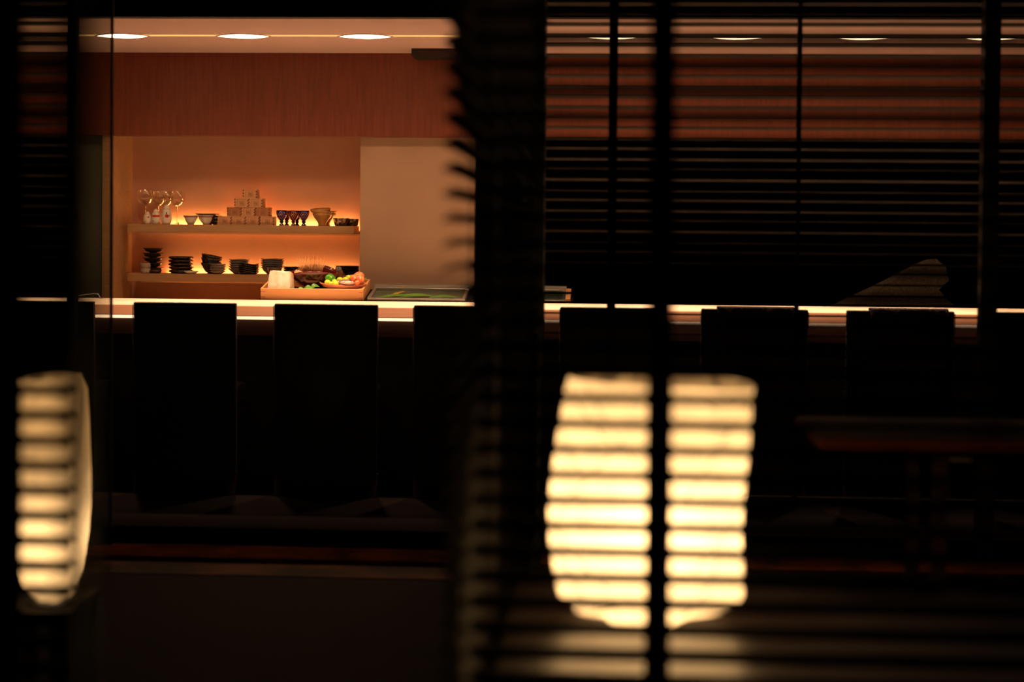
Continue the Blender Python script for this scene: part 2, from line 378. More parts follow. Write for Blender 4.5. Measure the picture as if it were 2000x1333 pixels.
# ------------------------------------------------------------------ wooden tray
a = tray_pt(510, 584.5); b = tray_pt(711, 586); L = b.x-a.x; TD = .235; TH = .056
TX0 = a.x
t = thing('wooden_tray', 'large shallow orange-brown wooden tray on the counter, full of vegetables', 'tray', (a.x, TY, TZ), rot=(TA, 0, 0))
MB().box(.008, L-.008, .008, TD-.008, .001, .012).build('base', M['tray_wood'], t)
MB().box(0, L, 0, .010, 0, TH).build('side_board', M['tray_wood'], t, .0012)
MB().box(0, L, TD-.010, TD, 0, TH).build('side_board', M['tray_wood'], t, .0012)
MB().box(0, .010, .010, TD-.010, 0, TH).build('side_board', M['tray_wood'], t, .0012)
MB().box(L-.010, L, .010, TD-.010, 0, TH).build('side_board', M['tray_wood'], t, .0012)
for xx in (0, L-.024):
    for zz in (.013, .040): MB().box(xx+.001, xx+.023, -.0006, .002, zz, zz+.0022).build('joint_spline', M['masu_joint'], t)
TB = .0125                                  # tray floor above the ledge
NV = Vector((0, -math.sin(TA), math.cos(TA)))
def inside(px, v, w=0):                     # point on the tray floor: photo column px, v metres back from the front board
    Y = TY+v*math.cos(TA)-(TB+w)*math.sin(TA); return Vector((X(px, Y, 550), Y, TZ+v*math.sin(TA)+(TB+w)*math.cos(TA)))
# crumpled leaves under the salt
for i, (px, v, rz, s, lb) in enumerate(((522,.07,.3,1.0,'crumpled dry brown leaf at the left of the salt block'),(566,.06,.5,1.3,'crumpled dry brown leaf at the right of the salt block'))):
    o = leafmesh(.075*s, .05, .2).build('dry_leaf', M['paper_dark'], fix=False); o.location = inside(px-8, v, .004); o.rotation_euler = (.25, -.12, rz); tag(o, lb, 'leaf')
# salt block
def rock(name, m, dims, seed, amp=.06, smooth=False, sub=3, pts=None):
    import bmesh
    rnd = random.Random(seed); bm = bmesh.new(); bmesh.ops.create_cube(bm, size=1)
    for v_ in bm.verts:
        if pts: v_.co += Vector(pts[(v_.co.x > 0, v_.co.y > 0, v_.co.z > 0)])
    bmesh.ops.bevel(bm, geom=bm.edges[:], offset=.055, segments=1, affect='EDGES')
    bmesh.ops.triangulate(bm, faces=bm.faces[:])
    bmesh.ops.subdivide_edges(bm, edges=bm.edges[:], cuts=2, use_grid_fill=True)
    for v_ in bm.verts: v_.co += Vector((rnd.uniform(-1,1), rnd.uniform(-1,1), rnd.uniform(-1,1)))*amp*.35; v_.co = Vector((v_.co.x*dims[0], v_.co.y*dims[1], v_.co.z*dims[2]))
    me = bpy.data.meshes.new(name); bm.to_mesh(me); bm.free(); me.materials.append(m)
    me.polygons.foreach_set('use_smooth', [smooth]*len(me.polygons))
    o = bpy.data.objects.new(name, me); col.objects.link(o); return o
K = {(i, j, k): (0,0,0) for i in (False,True) for j in (False,True) for k in (False,True)}
K[(False,False,True)] = (.12,0,.03); K[(False,True,True)] = (.16,0,-.02); K[(True,True,True)] = (-.05,0,-.10); K[(True,False,True)] = (.0,.1,.0); K[(True,False,False)] = (-.10,-.05,0)
o = rock('salt_block', M['salt'], (.122,.078,.118), 3, pts=K); o.location = inside(549, .062, .060); o.rotation_euler = (0, 0, -.10)
tag(o, 'pale pinkish rock salt block at the left end of the wooden tray', 'salt block')
# lacquer bowl, tilted towards the room
t = thing('lacquer_bowl', 'large dark red lacquered oval bowl in the wooden tray holding straw', 'bowl', inside(613, .150, .028), rot=(.20, -.03, .0))
ov = lambda x,y,z,a: (x, y*.62, z*(1-.34*(x/.13)**2))
MB().lathe([(0,.002),(.05,0),(.055,.004),(.085,.018),(.110,.042),(.124,.072),(.127,.082)], fn=ov, seg=40).build('body', M['lacquer'], t)
MB().lathe([(.127,.082),(.124,.086),(.117,.084),(.112,.074),(.100,.046),(.075,.024),(.04,.012),(0,.010)], fn=ov, seg=40).build('lining', M['lacquer_rim'], t)
MB().lathe([(.115,.076),(.118,.088),(.127,.092),(.1305,.086),(.127,.078)], fn=ov, seg=40).build('rim', M['lacquer_rim'], t)
MB().lathe([(.04,-.026),(.05,-.026),(.046,-.012),(.05,.006),(.045,.006),(.038,-.012),(.04,-.026)], fn=ov, seg=30).build('foot_ring', M['lacquer_black'], t)
# straw bundle
mb = MB(); rnd = random.Random(5); c = inside(608, .135, .085)
for i in range(240):
    u = rnd.uniform(-1, 1); x = c.x+u*.052; y = c.y+rnd.uniform(-.02, .02); h = rnd.uniform(.05, .085)+(.018 if rnd.random() < .15 else 0)
    lx = u*.016+rnd.uniform(-.014, .014)
    mb.tube([(x, y, c.z), (x+lx*.3, y, c.z+h*.5), (x+lx, y+rnd.uniform(-.01,.01), c.z+h)], [.0008,.0007,.0004], 4)
o = mb.build('straw_bundle', M['straw'], fix=False); tag(o, 'bundle of dried golden straw standing in the red lacquered bowl', 'straw', kind='stuff')
mb = MB()
for i in range(40):
    u = rnd.uniform(-.8, .8); x = c.x+u*.05; y = c.y-.021; z = c.z+rnd.uniform(.014, .045); l = rnd.uniform(.006, .016)
    mb.tube([(x, y, z), (x+rnd.uniform(-.006,.004), y, z+l)], .0007, 4)
o = mb.build('straw_husks', M['straw_dark'], fix=False); tag(o, 'dark husks among the golden straw stalks', 'straw', kind='stuff')
o = MB().lathe([(0,0),(.012,.002),(.018,.010),(.016,.020),(.006,.026),(0,.027)], seg=16, fn=lambda x,y,z,a:(x*1.3,y,z)).build('ginger_piece', M['straw']); o.location = inside(583, .12, .085); tag(o, 'small orange-brown lump beside the straw in the lacquered bowl', 'ginger')
# green leaves in front of the bowl
for i, (px, v, rz, s, lb) in enumerate(((578,.03,.15,1.0,'bright green leaf at the left in front of the lacquered bowl'),(592,.028,.1,1.1,'bright green leaf in the middle in front of the lacquered bowl'),(606,.036,.35,1.0,'bright green leaf left of the terracotta dish'))):
    o = leafmesh(.05*s, .034, .32).build('green_leaf', M['leaf'], fix=False); o.location = inside(px, v, .018+.006*i); o.rotation_euler = (.5, -.1-.1*i, rz); tag(o, lb, 'leaf', 'green leaves in the tray')
# jug behind
t = thing('small_jug', 'small brown glazed jug with a round grey lid behind the citrus fruit', 'jug', inside(661, .20, 0), rot=(0,.08,0)); t.location += NV*.022
MB().lathe([(0,0),(.014,0),(.019,.02),(.021,.045),(.018,.068),(.012,.078),(0,.08)], seg=20).build('body', M['jug'], t)
lid = o = MB().lathe([(0,.006),(.010,.005),(.0165,0),(.0165,-.006),(0,-.007)], seg=20).build('lid', M['grey_lid'], t); o.location = (-.004,-.010,.080); o.rotation_euler = (.9,0,0)
o = MB().lathe([(0,.003),(.003,.002),(.003,0),(0,0)], seg=10).build('lid_hole', M['black'], lid); o.location = (0,0,.0048)
MB().tube([(.016,0,.065),(.026,0,.055),(.030,0,.035),(.022,0,.012)], .002).build('handle', M['jug'], t)
# terracotta dish
o = MB().lathe([(0,0),(.05,0),(.048,.022),(0,.022)], fn=lambda x,y,z,a:(x,y*.6,z), seg=30).build('dish_stand', M['lacquer_black']); o.location = inside(670,.085,.001); o.rotation_euler = (TA,0,0); tag(o, 'low black oval stand under the terracotta dish', 'stand')
t = thing('terracotta_dish', 'wide shallow terracotta dish of citrus and peppers in the wooden tray', 'dish', inside(670, .085, .024), rot=(.13, .03, 0))
el = lambda x,y,z,a: (x*1.0, y*.66, z)
MB().lathe([(0,.0),(.06,0),(.066,.003),(.095,.012),(.116,.028),(.119,.034),(.115,.035),(.092,.019),(.06,.010),(0,.008)], fn=el, seg=44).build('body', M['terra'], t)
def dish(px, v, w): return inside(px, v, w)
def fruit(name, m, r, px, v, w, label, cat, ribs=0, sq=.9, stem=None, group=None):
    n = 10; prof = [(r*math.sin(math.pi*i/n)+(0 if i not in (0,n) else 0), -r*sq*math.cos(math.pi*i/n)+(-.18*r if i == n else 0)) for i in range(n+1)]
    prof[0] = (0, prof[0][1]); prof[-1] = (0, prof[-1][1])
    fn = (lambda x,y,z,a: (x*(1-.22*abs(math.cos(ribs*a/2))**4), y*(1-.22*abs(math.cos(ribs*a/2))**4), z)) if ribs else None
    w += (.038 if v < .065 else .028)+(.010 if name == 'red_pepper' else 0)
    t = thing(name, label, cat, inside(px, v, w+r*sq), rot=(random.uniform(.2,.6), random.uniform(-.4,.4), random.uniform(0,3)), group=group)
    MB().lathe(prof, fn=fn, seg=56 if ribs else 20).build('flesh', m, t)
    MB().tube([(0,0,r*sq*.75),(0,.001,r*sq*1.05),(.001,.003,r*sq*1.18)], [.002,.0012,.001], 5).build('stem', M['leaf'] if stem is None else stem, t)
    return t
g1 = 'citrus fruit in the terracotta dish'; g2 = 'red peppers in the terracotta dish'
fruit('green_pepper', M['pepper'], .029, 645, .085, .030, 'glossy ribbed green pepper on top of the citrus at the left of the dish', 'pepper', 5, .75)
fruit('citrus_fruit', M['yuzu'], .0165, 640, .045, .014, 'yellow citrus fruit at the far left of the terracotta dish', 'citrus', group=g1)
fruit('citrus_fruit', M['lime'], .014, 647.5, .035, .012, 'small green citrus fruit between two yellow ones at the dish front', 'citrus', group=g1)
fruit('citrus_fruit', M['lime'], .014, 653, .062, .018, 'green citrus fruit just under the green pepper', 'citrus', group=g1)
fruit('citrus_fruit', M['yuzu'], .0185, 656.5, .030, .010, 'large yellow citrus fruit at the front rim left of the silver dish', 'citrus', group=g1)
fruit('citrus_fruit', M['yuzu'], .018, 664, .095, .024, 'yellow citrus fruit right behind the green pepper', 'citrus', group=g1)
fruit('citrus_fruit', M['yuzu'], .018, 675, .098, .024, 'yellow citrus fruit behind the silver dish', 'citrus', group=g1)
fruit('citrus_fruit', M['lime'], .020, 682, .125, .026, 'yellow-green citrus fruit at the back of the dish beside the red peppers', 'citrus', group=g1)
fruit('red_pepper', M['redveg'], .029, 701, .100, .026, 'largest red ribbed pepper, topmost at the right of the dish', 'pepper', 7, .8, group=g2)
fruit('red_pepper', M['redveg'], .025, 692, .070, .026, 'red ribbed pepper behind the rim of the silver dish', 'pepper', 7, .75, group=g2)
fruit('red_pepper', M['redveg'], .022, 704, .055, .018, 'red ribbed pepper below the largest one at the right rim', 'pepper', 7, .8, group=g2)
fruit('red_pepper', M['redveg'], .015, 698, .030, .012, 'smallest red pepper at the front right of the silver dish', 'pepper', 6, .8, group=g2)
o = leafmesh(.022, .010, .2).build('green_sprig', M['leaf'], fix=False); o.location = inside(712, .075, .07); o.rotation_euler = (.3,-.9,.3); tag(o, 'tiny green sprig at the right end of the terracotta dish', 'leaf')
t = thing('silver_dish', 'small silvery oval dish of glistening pieces among the citrus and peppers', 'dish', inside(679.5, .040, .056), rot=(.22, 0, 0)); t.scale = (1.18, 1.1, 1.1)
MB().lathe([(0,0),(.02,0),(.034,.006),(.046,.018),(.045,.019),(.033,.009),(0,.005)], fn=lambda x,y,z,a:(x,y*.62,z), seg=30).build('body', M['silver'], t)
mb = MB()
for i in range(14):
    aa = random.uniform(0, 6.28); rr = random.uniform(0, .028)
    mb.lathe([(0,-.005),(.006,-.002),(.007,.002),(0,.005)], c=(rr*math.cos(aa), rr*.6*math.sin(aa), .013), seg=8)
tag(mb.build('pieces', M['pearl'], t), 'glistening pale pieces')
t['label'] = 'small silvery oval dish of glistening pieces among the citrus and peppers'

# ------------------------------------------------------------------ things on the upper shelf
def sx(px, Y): return X(px, Y, 440)
Y1, Y2 = 8.335, 8.415
SC1 = F/Y1
# wine glasses
t = thing('wine_glass', 'stemmed wine glass at the left end of the upper shelf', 'glass', (sx(283.5, 8.40), 8.40, S1), group='wine glasses on the upper shelf')
MB().lathe([(.021,.108),(.034,.117),(.0445,.135),(.0465,.150),(.044,.168),(.038,.187)], seg=40).build('bowl', M['wine'], t)
MB().lathe([(.021,.108),(.010,.104),(.0035,.100),(.0028,.05),(.0035,.008),(.012,.004),(.032,.0015),(.032,.0),(0,0)], seg=28).build('stem', M['wine'], t)
for px, y, sc, lb in ((309, 8.43, .96, 'second wine glass from the left, behind the middle white ceramic figure'), (322, 8.37, .96, 'third wine glass from the left, behind the tallest white ceramic figure'), (345.5, 8.41, .97, 'rightmost wine glass, standing clear beside the tallest white figure')):
    dup(t, (sx(px, y), y, S1), lb, scale=(sc, sc, sc))
# egg shaped ceramic bottles
def egg(px, wpx, hpx, label, kind):
    t = thing('ceramic_figure', label, 'ceramic', (sx(px, 8.325), 8.325, S1), group='white painted ceramics on the upper shelf')
    s = 8.325/F; r = wpx/2*s; h = hpx*s
    prof = [(0,0),(.72,.0),(.86,.06),(.98,.22),(1,.34),(.95,.50),(.82,.68),(.66,.80),(.46,.91),(.24,.98),(0,1)]
    MB().lathe([(a*r, b*h) for a, b in prof], seg=28).build('body', M['white_cer'], t)
    def rad(b):
        for (a0, b0), (a1, b1) in zip(prof[1:], prof[2:]):
            if b0 <= b <= b1: return (a0+(a1-a0)*(b-b0)/(b1-b0))*r
        return 0
    def band(b0, b1, m, name, a0=0, a1=360, grow=.0004):
        mb = MB(); n = 20; vs = []
        for i in range(n+1):
            a = math.radians(a0+(a1-a0)*i/n); bc = (b0+b1)/2; q_ = .6+.4*math.sin(math.pi*i/n)**.6 if name != 'painted_line' else 1
            for b in (bc+(b0-bc)*q_, bc, bc+(b1-bc)*q_): q = rad(b)+grow; vs.append((q*math.cos(a), q*math.sin(a), b*h))
        mb.add(vs, [(i*3+j, (i+1)*3+j, (i+1)*3+j+1, i*3+j+1) for i in range(n) for j in (0, 1)], True).build(name, m, t, fix=False)
    band(.77, .785, M['grey_line'], 'painted_line')
    if kind == 0:
        band(.50, .60, M['red'], 'painted_mark', 280, 305); band(.48, .66, M['navy'], 'painted_mark', 306, 316); band(.22,.25, M['navy'], 'painted_mark', 240, 265)
    if kind == 1:
        band(.46, .60, M['red'], 'painted_sash', 235, 350); band(.48, .62, M['navy'], 'painted_mark', 222, 234); band(.20,.23, M['navy'], 'painted_mark', 235, 258)
    if kind == 2:
        band(.34, .50, M['red'], 'painted_mark', 270, 312, .0006); band(.50, .62, M['navy'], 'painted_mark', 280, 292); band(.40, .48, M['navy'], 'painted_mark', 318, 326)
        band(.10, .34, M['grey_line'], 'painted_line', 250, 252); band(.55,.66, M['grey_line'], 'painted_line', 235, 239)
    return t
egg(287.8, 15.5, 25.5, 'smallest white egg-shaped ceramic figure, leftmost, in front of the glasses', 0)
egg(304.5, 17.5, 31, 'middle white egg-shaped ceramic figure with a red painted sash', 1)
egg(325, 20.5, 39.5, 'tallest white egg-shaped ceramic figure with a red painted patch', 2)
# bowls
def bowl(name, prof, m, px, y, z, label, cat='bowl', group=None, fn=None, bands=(), rot=None, seg=36, foot=None, inner=None):
    t = thing(name, label, cat, (sx(px, y), y, z), group=group, rot=rot)
    th = .003; out = list(prof); R_ = prof[-1]
    inn = [(max(r-th, 0), zz+th*.8) for r, zz in prof[::-1] if zz > prof[0][1]+.004] 
    inn = [(R_[0]-.002, R_[1])] + [q for q in inn if q[1] < R_[1]-.001] 
    full = [(0, prof[0][1])]+out+inn+[(0, (inn[-1][1] if len(inn) > 1 else R_[1]-.002))]
    MB().lathe(full, fn=fn, seg=seg).build('body', m, t)
    for (b0, b1, mm, nm) in bands:
        def rad(b):
            for (r0, z0), (r1, z1) in zip(prof, prof[1:]):
                if z0 <= b <= z1 and z1 > z0: return r0+(r1-r0)*(b-z0)/(z1-z0)
            return prof[-1][0]
        MB().lathe([(rad(b0)+.0005, b0), (rad(b1)+.0005, b1)], fn=fn, seg=seg).build(nm, mm, t, fix=False)
    return t
wb_ = [(.018,0),(.0185,.006),(.020,.007),(.028,.020),(.033,.034),(.039,.046),(.041,.050)]
bnds = ((.0385,.0395,M['red'],'painted_line'),(.041,.045,M['grey_line'],'painted_band'),(.0465,.0475,M['red'],'painted_line'))
bowl('rice_bowl', wb_, M['white_cer'], 372.5, 8.325, S1, 'white footed bowl with red and grey rim lines, nearest the wine glasses', group='white rimmed bowls', bands=bnds)
bowl('rice_bowl', wb_, M['white_cer'], 402.5, 8.325, S1, 'white footed bowl with red and grey rim lines, nearest the wooden boxes', group='white rimmed bowls', bands=bnds)
bowl('brown_bowl', [(.024,0),(.025,.006),(.035,.014),(.050,.032),(.060,.052),(.066,.061)], M['brown_cer'], 405.5, 8.42, S1, 'wide brown bowl behind the two white rimmed bowls')
bowl('black_cup', [(.018,0),(.026,.004),(.030,.02),(.031,.05)], M['black_cer'], 423, 8.35, S1, 'dark cup between the white rimmed bowls and the wooden boxes', 'cup')
# masu boxes
def masu(x, y, z, dark, label, w_=.0770, h=.0480):
    m = M['masu_dark'] if dark else M['masu']
    t = thing('masu_box', label, 'wooden box', (x, y, z), group='square wooden boxes in the pyramid', rz=random.uniform(-.03, .03))
    mb = MB(); a = w_/2-.0005; th = .007
    mb.box(-a, a, -a, -a+th, 0, h).box(-a, a, a-th, a, 0, h).box(-a, -a+th, -a+th, a-th, 0, h).box(a-th, a, -a+th, a-th, 0, h).box(-a+th, a-th, -a+th, a-th, 0, .006)
    mb.build('body', m, t)
    for sd in (-1, 1):
        for k in range(3):
            zc = h*(.86-.31*k) if sd < 0 else h*(.74-.31*k)
            x0 = -a-.0002 if sd < 0 else a-.0058
            MB().box(x0, x0+.0060, -a-.0006, -a+.002, zc-.004, zc+.004).build('finger_joint', M['masu_joint'], t)
    c = MB(); q = .0125; cx, cz = .004, h*.42; y0 = -a-.0006; y1 = -a+.001; l = .0012
    c.box(cx-q, cx+q, y0, y1, cz-q, cz-q+l).box(cx-q, cx+q, y0, y1, cz+q-l, cz+q).box(cx-q, cx-q+l, y0, y1, cz-q, cz+q).box(cx+q-l, cx+q, y0, y1, cz-q, cz+q)
    c.box(cx-.007, cx+.007, y0, y1, cz+.003, cz+.0045).box(cx-.007, cx+.007, y0, y1, cz-.002, cz-.0008).box(cx-.0085, cx-.0065, y0, y1, cz-.008, cz+.008).box(cx-.001, cx+.001, y0, y1, cz-.008, cz+.008).box(cx+.005, cx+.0068, y0, y1, cz-.008, cz+.0045).box(cx-.002, cx+.007, y0, y1, cz-.008, cz-.0065)
    c.build('burned_mark', M['brand'], t)
    f = MB(); g = .022
    f.box(-.022, -.0212, y0, y1, .004, h*.86).box(-.022, .024, y0, y1, h*.86, h*.86+.0008)
    f.build('burned_line', M['brand'], t)
    return t
MY = 8.36
rows = [([437.5,464.5,492.3,521], [0,0,0,0]), ([456.5,484,512], [1,0,1]), ([471.5,499], [0,0]), ([487.5], [0])]
names = [['leftmost box of the bottom row', 'second box from the left of the bottom row', 'third box from the left of the bottom row', 'rightmost box of the bottom row'],
         ['dark left box of the second row up', 'pale middle box of the second row up', 'dark right box of the second row up'], ['left box of the upper pair', 'right box of the upper pair'], ['single topmost box']]
for r, (pxs, dk) in enumerate(rows):
    for k, px in enumerate(pxs):
        masu(sx(px, MY-.038), MY+random.uniform(-.003,.003), S1+r*.0482, dk[k], 'square wooden sake box, '+names[r][k]+' of the pyramid' if r == 3 else 'square wooden sake box, '+names[r][k]+' in the pyramid')
# cut glass goblets
def goblet(px, y, m, label):
    t = thing('cut_glass_goblet', label, 'glass', (sx(px, y), y, S1), group='cut glass goblets')
    MB().lathe([(0,0),(.0135,0),(.0135,.004),(.007,.010),(.0075,.014),(.013,.020),(.008,.024),(.013,.030),(.024,.046),(.0285,.062),(.0300,.081),(.0285,.081),(.022,.050),(.010,.034),(0,.032)], seg=28).build('body', m, t)
    mb = MB(); prof = lambda z: .0135+(.024-.0135)*(z-.030)/.016 if z < .046 else .024+(.0285-.024)*(z-.046)/.016 if z < .062 else .0285+.0012*(z-.062)/.019
    for row, z in enumerate((.036,.044,.052,.060,.067)):
        for k in range(14):
            a = 2*math.pi*(k+.5*(row % 2))/14; r = prof(z)+.0004; ww = .0034 if row else .0024; hh = .0036
            ca, sa = math.cos(a), math.sin(a); tx, ty = -sa, ca
            mb.add([(r*ca, r*sa, z-hh), (r*ca+tx*ww, r*sa+ty*ww, z), (r*ca, r*sa, z+hh), (r*ca-tx*ww, r*sa-ty*ww, z), ((r+.0012)*ca, (r+.0012)*sa, z)], [(0,1,4),(1,2,4),(2,3,4),(3,0,4)])
    mb.build('cut_pattern', M['facet'], t, fix=False)
goblet(550, 8.335, M['cobalt'], 'cobalt blue cut glass goblet nearest the wooden boxes')
goblet(560, 8.42, M['ruby'], 'ruby cut glass goblet behind the gap between the left and middle goblets')
goblet(573, 8.335, M['ruby'], 'dark ruby cut glass goblet in the middle of the front row')
goblet(580, 8.42, M['cobalt'], 'blue cut glass goblet behind the middle one')
goblet(593.3, 8.335, M['cobalt'], 'cobalt blue cut glass goblet nearest the golden bowls')
# golden bowls
gb = [(.0225,0),(.021,.006),(.022,.016),(.034,.032),(.046,.046),(.052,.058),(.054,.066)]
gg = 'golden tan bowls stacked on the upper shelf'
bowl('golden_bowl', gb, M['gold_cer'], 629, 8.34, S1, 'golden tan footed bowl, bottom of the nested stack', group=gg)
bowl('golden_bowl', gb, M['gold_cer'], 628.5, 8.34, S1+.014, 'golden tan bowl, second from the bottom of the nested stack', group=gg, rot=(0,.04,0))
bowl('golden_bowl', [(a*1.02, b) for a, b in gb], M['gold_cer'], 627, 8.34, S1+.026, 'golden tan bowl, topmost of the nested stack, tilted', group=gg, rot=(.12,-.05,0))
bowl('golden_bowl', gb, M['gold_cer'], 637, 8.43, S1+.0, 'golden tan bowl standing behind the nested stack', group=gg)
bowl('golden_bowl', gb, M['gold_cer'], 637, 8.43, S1+.018, 'golden tan bowl nested behind and right of the front stack', group=gg, rot=(0,.05,0))
lob = lambda x,y,z,a: (x*(1+.05*math.cos(6*a)), y*(1+.05*math.cos(6*a)), z)
bowl('brocade_bowl', [(.030,0),(.034,.003),(.0375,.02),(.042,.038),(.043,.042)], M['brocade'], 666.5, 8.33, S1, 'low dark lobed bowl with red and ivory brocade pattern beside golden bowls', fn=lob, group='brocade bowls')
bowl('brocade_bowl', [(.026,0),(.029,.003),(.031,.02),(.034,.036),(.035,.039)], M['brocade'], 688, 8.37, S1, 'low dark brocade bowl at the right end of the upper shelf', fn=lob, group='brocade bowls')
tag(MB().lathe([(0,0),(.004,0),(.003,.010),(.0015,.014),(0,.015)], seg=8).build('shelf_charm', M['leaf']), 'tiny green ornament beside the rightmost wine glass', 'ornament').location = (sx(348, 8.32), 8.32, S1)

# ------------------------------------------------------------------ things on the lower shelf
SCL = 8.35/F
def stack(name, prof, m, px, y, n, dz, labelf, group, fn=None, z0=S2, jit=.6, rotf=None, cat='dish', scale=None, seg=32):
    proto = None; zz = z0
    pos = ['bottom', 'second from the bottom', 'third from the bottom', 'fourth from the bottom', 'fifth from the bottom', 'sixth from the bottom']
    for k in range(n):
        which = 'topmost' if k == n-1 else pos[k]
        xx = px+random.uniform(-jit, jit)
        lb = labelf % which
        if proto is None: proto = bowl(name, prof, m, xx, y, zz, lb, cat, group, fn, seg=seg)
        else: dup(proto, (sx(xx, y), y, zz), lb, rot=(0, (rotf or 0)*1.0, random.uniform(0, .5) if fn is None else 0))
        zz += dz
# footed dark plates
fp = [(.022,0),(.020,.006),(.034,.009),(.045,.014),(.050,.024),(.061,.029)]
stack('footed_dish', [(a*.98, b) for a, b in fp], M['dark_cer'], 299, 8.40, 5, .0268, 'dark footed dish, %s of the tall stack at the left end', 'dark footed dishes')
cup = [(.022,0),(.026,.003),(.0275,.012),(.027,.024),(.025,.028)]
stack('small_cup', cup, M['ivory_cer'], 284.5, 8.315, 2, .0275, 'small ivory glazed cup, %s of the pair before the footed dishes', 'ivory cups', cat='cup')
stack('small_cup', [(.018,0),(.024,.003),(.0275,.010),(.030,.019)], M['dark_cer'], 305.5, 8.315, 1, .02, 'low brown cup right of the ivory cups, %s', 'low brown cups', cat='cup')
# black thick lobed dishes
bd = [(.040,0),(.054,.002),(.066,.008),(.068,.013),(.062,.0185)]
stack('black_dish', bd, M['black_cer'], 354, 8.40, 5, .0185, 'thick black glazed dish, %s of the second stack from the left', 'thick black dishes')
wp = [(.018,0),(.024,.002),(.036,.009),(.041,.0155)]
bowl('white_plate', [(a*.98,b) for a,b in wp], M['white_cer'], 374, 8.31, S2, 'small white plate in front of the black dishes', 'plate')
bowl('dark_plate', [(a*.9,b*.8) for a,b in wp], M['dark_cer'], 356, 8.32, S2, 'small low dark plate at the foot of the black dishes', 'plate')
# tilted black bowls
bb = [(.020,0),(.022,.005),(.034,.014),(.047,.032),(.055,.052),(.057,.060)]
g = 'black bowls leaning in a pile'
bowl('black_bowl', bb, M['black_cer'], 413, 8.39, S2, 'black bowl, bottom of the leaning pile', group=g)
bowl('black_bowl', bb, M['black_cer'], 411.5, 8.39, S2+.024, 'black bowl, middle of the leaning pile', group=g, rot=(0,.10,0))
bowl('black_bowl', bb, M['black_cer'], 410.5, 8.39, S2+.040, 'black bowl tilted on top of the leaning pile', group=g, rot=(0,.19,0))
sp = [(.018,0),(.022,.003),(.036,.011),(.044,.018)]
stack('small_plate', [(a*1.02,b*.9) for a,b in sp], M['ivory_cer'], 426, 8.315, 5, .0095, 'small grey plate, %s of the stack before the leaning black bowls', 'small grey plates')
sq = lambda x,y,z,a: (x*(1+.10*abs(math.sin(2*a))**2), y*(1+.10*abs(math.sin(2*a))**2), z+.002*math.cos(4*a)*(math.hypot(x,y)/.055))
stack('square_bowl', [(.022,0),(.030,.004),(.044,.016),(.052,.024),(.056,.028)], M['slate_cer'], 468, 8.40, 5, .0128, 'grey square-lipped bowl, %s of the stack behind the wavy dishes', 'grey square-lipped bowls', fn=sq, jit=.4)
wavy = lambda x,y,z,a: (x, y*.8, z+.0035*math.sin(3*a)*(math.hypot(x,y)/.055))
stack('wavy_dish', [(.030,0),(.040,.002),(.052,.009),(.056,.014)], M['black_cer'], 486.5, 8.325, 5, .0105, 'wavy black dish, %s of the stack before the square-lipped bowls', 'wavy black dishes', fn=wavy, jit=.5)
stack('slate_bowl', [(.024,0),(.030,.004),(.048,.020),(.056,.034),(.061,.038)], M['slate_cer'], 533, 8.40, 5, .0115, 'slate blue bowl, %s of the stack left of the salt block', 'slate blue bowls', fn=sq, jit=.3)
bowl('striped_cup', [(.020,0),(.026,.004),(.036,.02),(.039,.040)], M['dark_cer'], 537, 8.32, S2, 'brown cup with thin ochre stripes behind the salt block', 'cup', bands=tuple((.012+.006*i, .0135+.006*i, M['gold_cer'], 'stripe') for i in range(5)))
stack('flat_dish', [(.05,0),(.060,.003),(.066,.009)], M['black_cer'], 577, 8.40, 5, .0085, 'flat black dish, %s of the stack behind the lacquered bowl', 'flat black dishes', jit=.5)
stack('wide_plate', [(.044,0),(.056,.004),(.062,.010),(.070,.016)], M['black_cer'], 679, 8.39, 5, .0085, 'wide black plate, %s of the stack behind the red peppers', 'wide black plates', jit=.4)

# ------------------------------------------------------------------ things on the counter, left and right
p = at(172, 580, 7.6)
t = thing('faucet_loop', 'thin chrome loop handle on the counter at the left', 'handle', (p.x, 7.6, CZ))
MB().tube([(-.075,0,.0),(-.068,0,.008),(-.03,0,.018),(.03,0,.026),(.052,0,.022),(.066,0,0)], .003, 8).build('loop', M['chrome'], t)
MB().box(-.08,-.06,-.01,.01,-.0,.004).build('foot', M['chrome'], t); MB().box(.058,.076,-.01,.01,0,.004).build('foot', M['chrome'], t)
# dark stone behind the counter at the right
K2 = {k: (0,0,0) for k in K}
t = thing('dark_stone', 'dark grainy peaked stone standing behind the counter at the far right', 'stone', (at(1760,600,8.6).x, 8.6, FZ))
mb = MB(); Yd = 8.6
prof = [(1590,612),(1640,588),(1700,560),(1760,530),(1808,507),(1828,506),(1846,522),(1852,548),(1832,566),(1850,586),(1885,615)]
fr = [at(a_, b_, Yd) for a_, b_ in prof]; n = len(fr)
vs = []
for q in fr: vs.append((q.x-t.location.x, -.02, q.z-FZ))
for q in fr: vs.append((q.x*.96-t.location.x*.96, .16, (q.z-FZ)-.02))
vs += [(fr[-1].x-t.location.x, -.05, .66), (fr[0].x-t.location.x, -.05, .66), (fr[-1].x*.96-t.location.x*.96, .18, .66), (fr[0].x*.96-t.location.x*.96, .18, .66)]
fs = [tuple(range(n))+(2*n, 2*n+1), tuple(range(n, 2*n))[::-1]+(2*n+3, 2*n+2)]+[(i+1, i, n+i, n+i+1) for i in range(n-1)]+[(n-1,2*n-1,2*n+2,2*n),(0,2*n+1,2*n+3,n),(2*n,2*n+2,2*n+3,2*n+1)]
mb.add(vs, fs).build('rock', M['stone'], t)
MB().box(-.3,.3,-.1,.22,0,.66).build('plinth', M['black'], t)

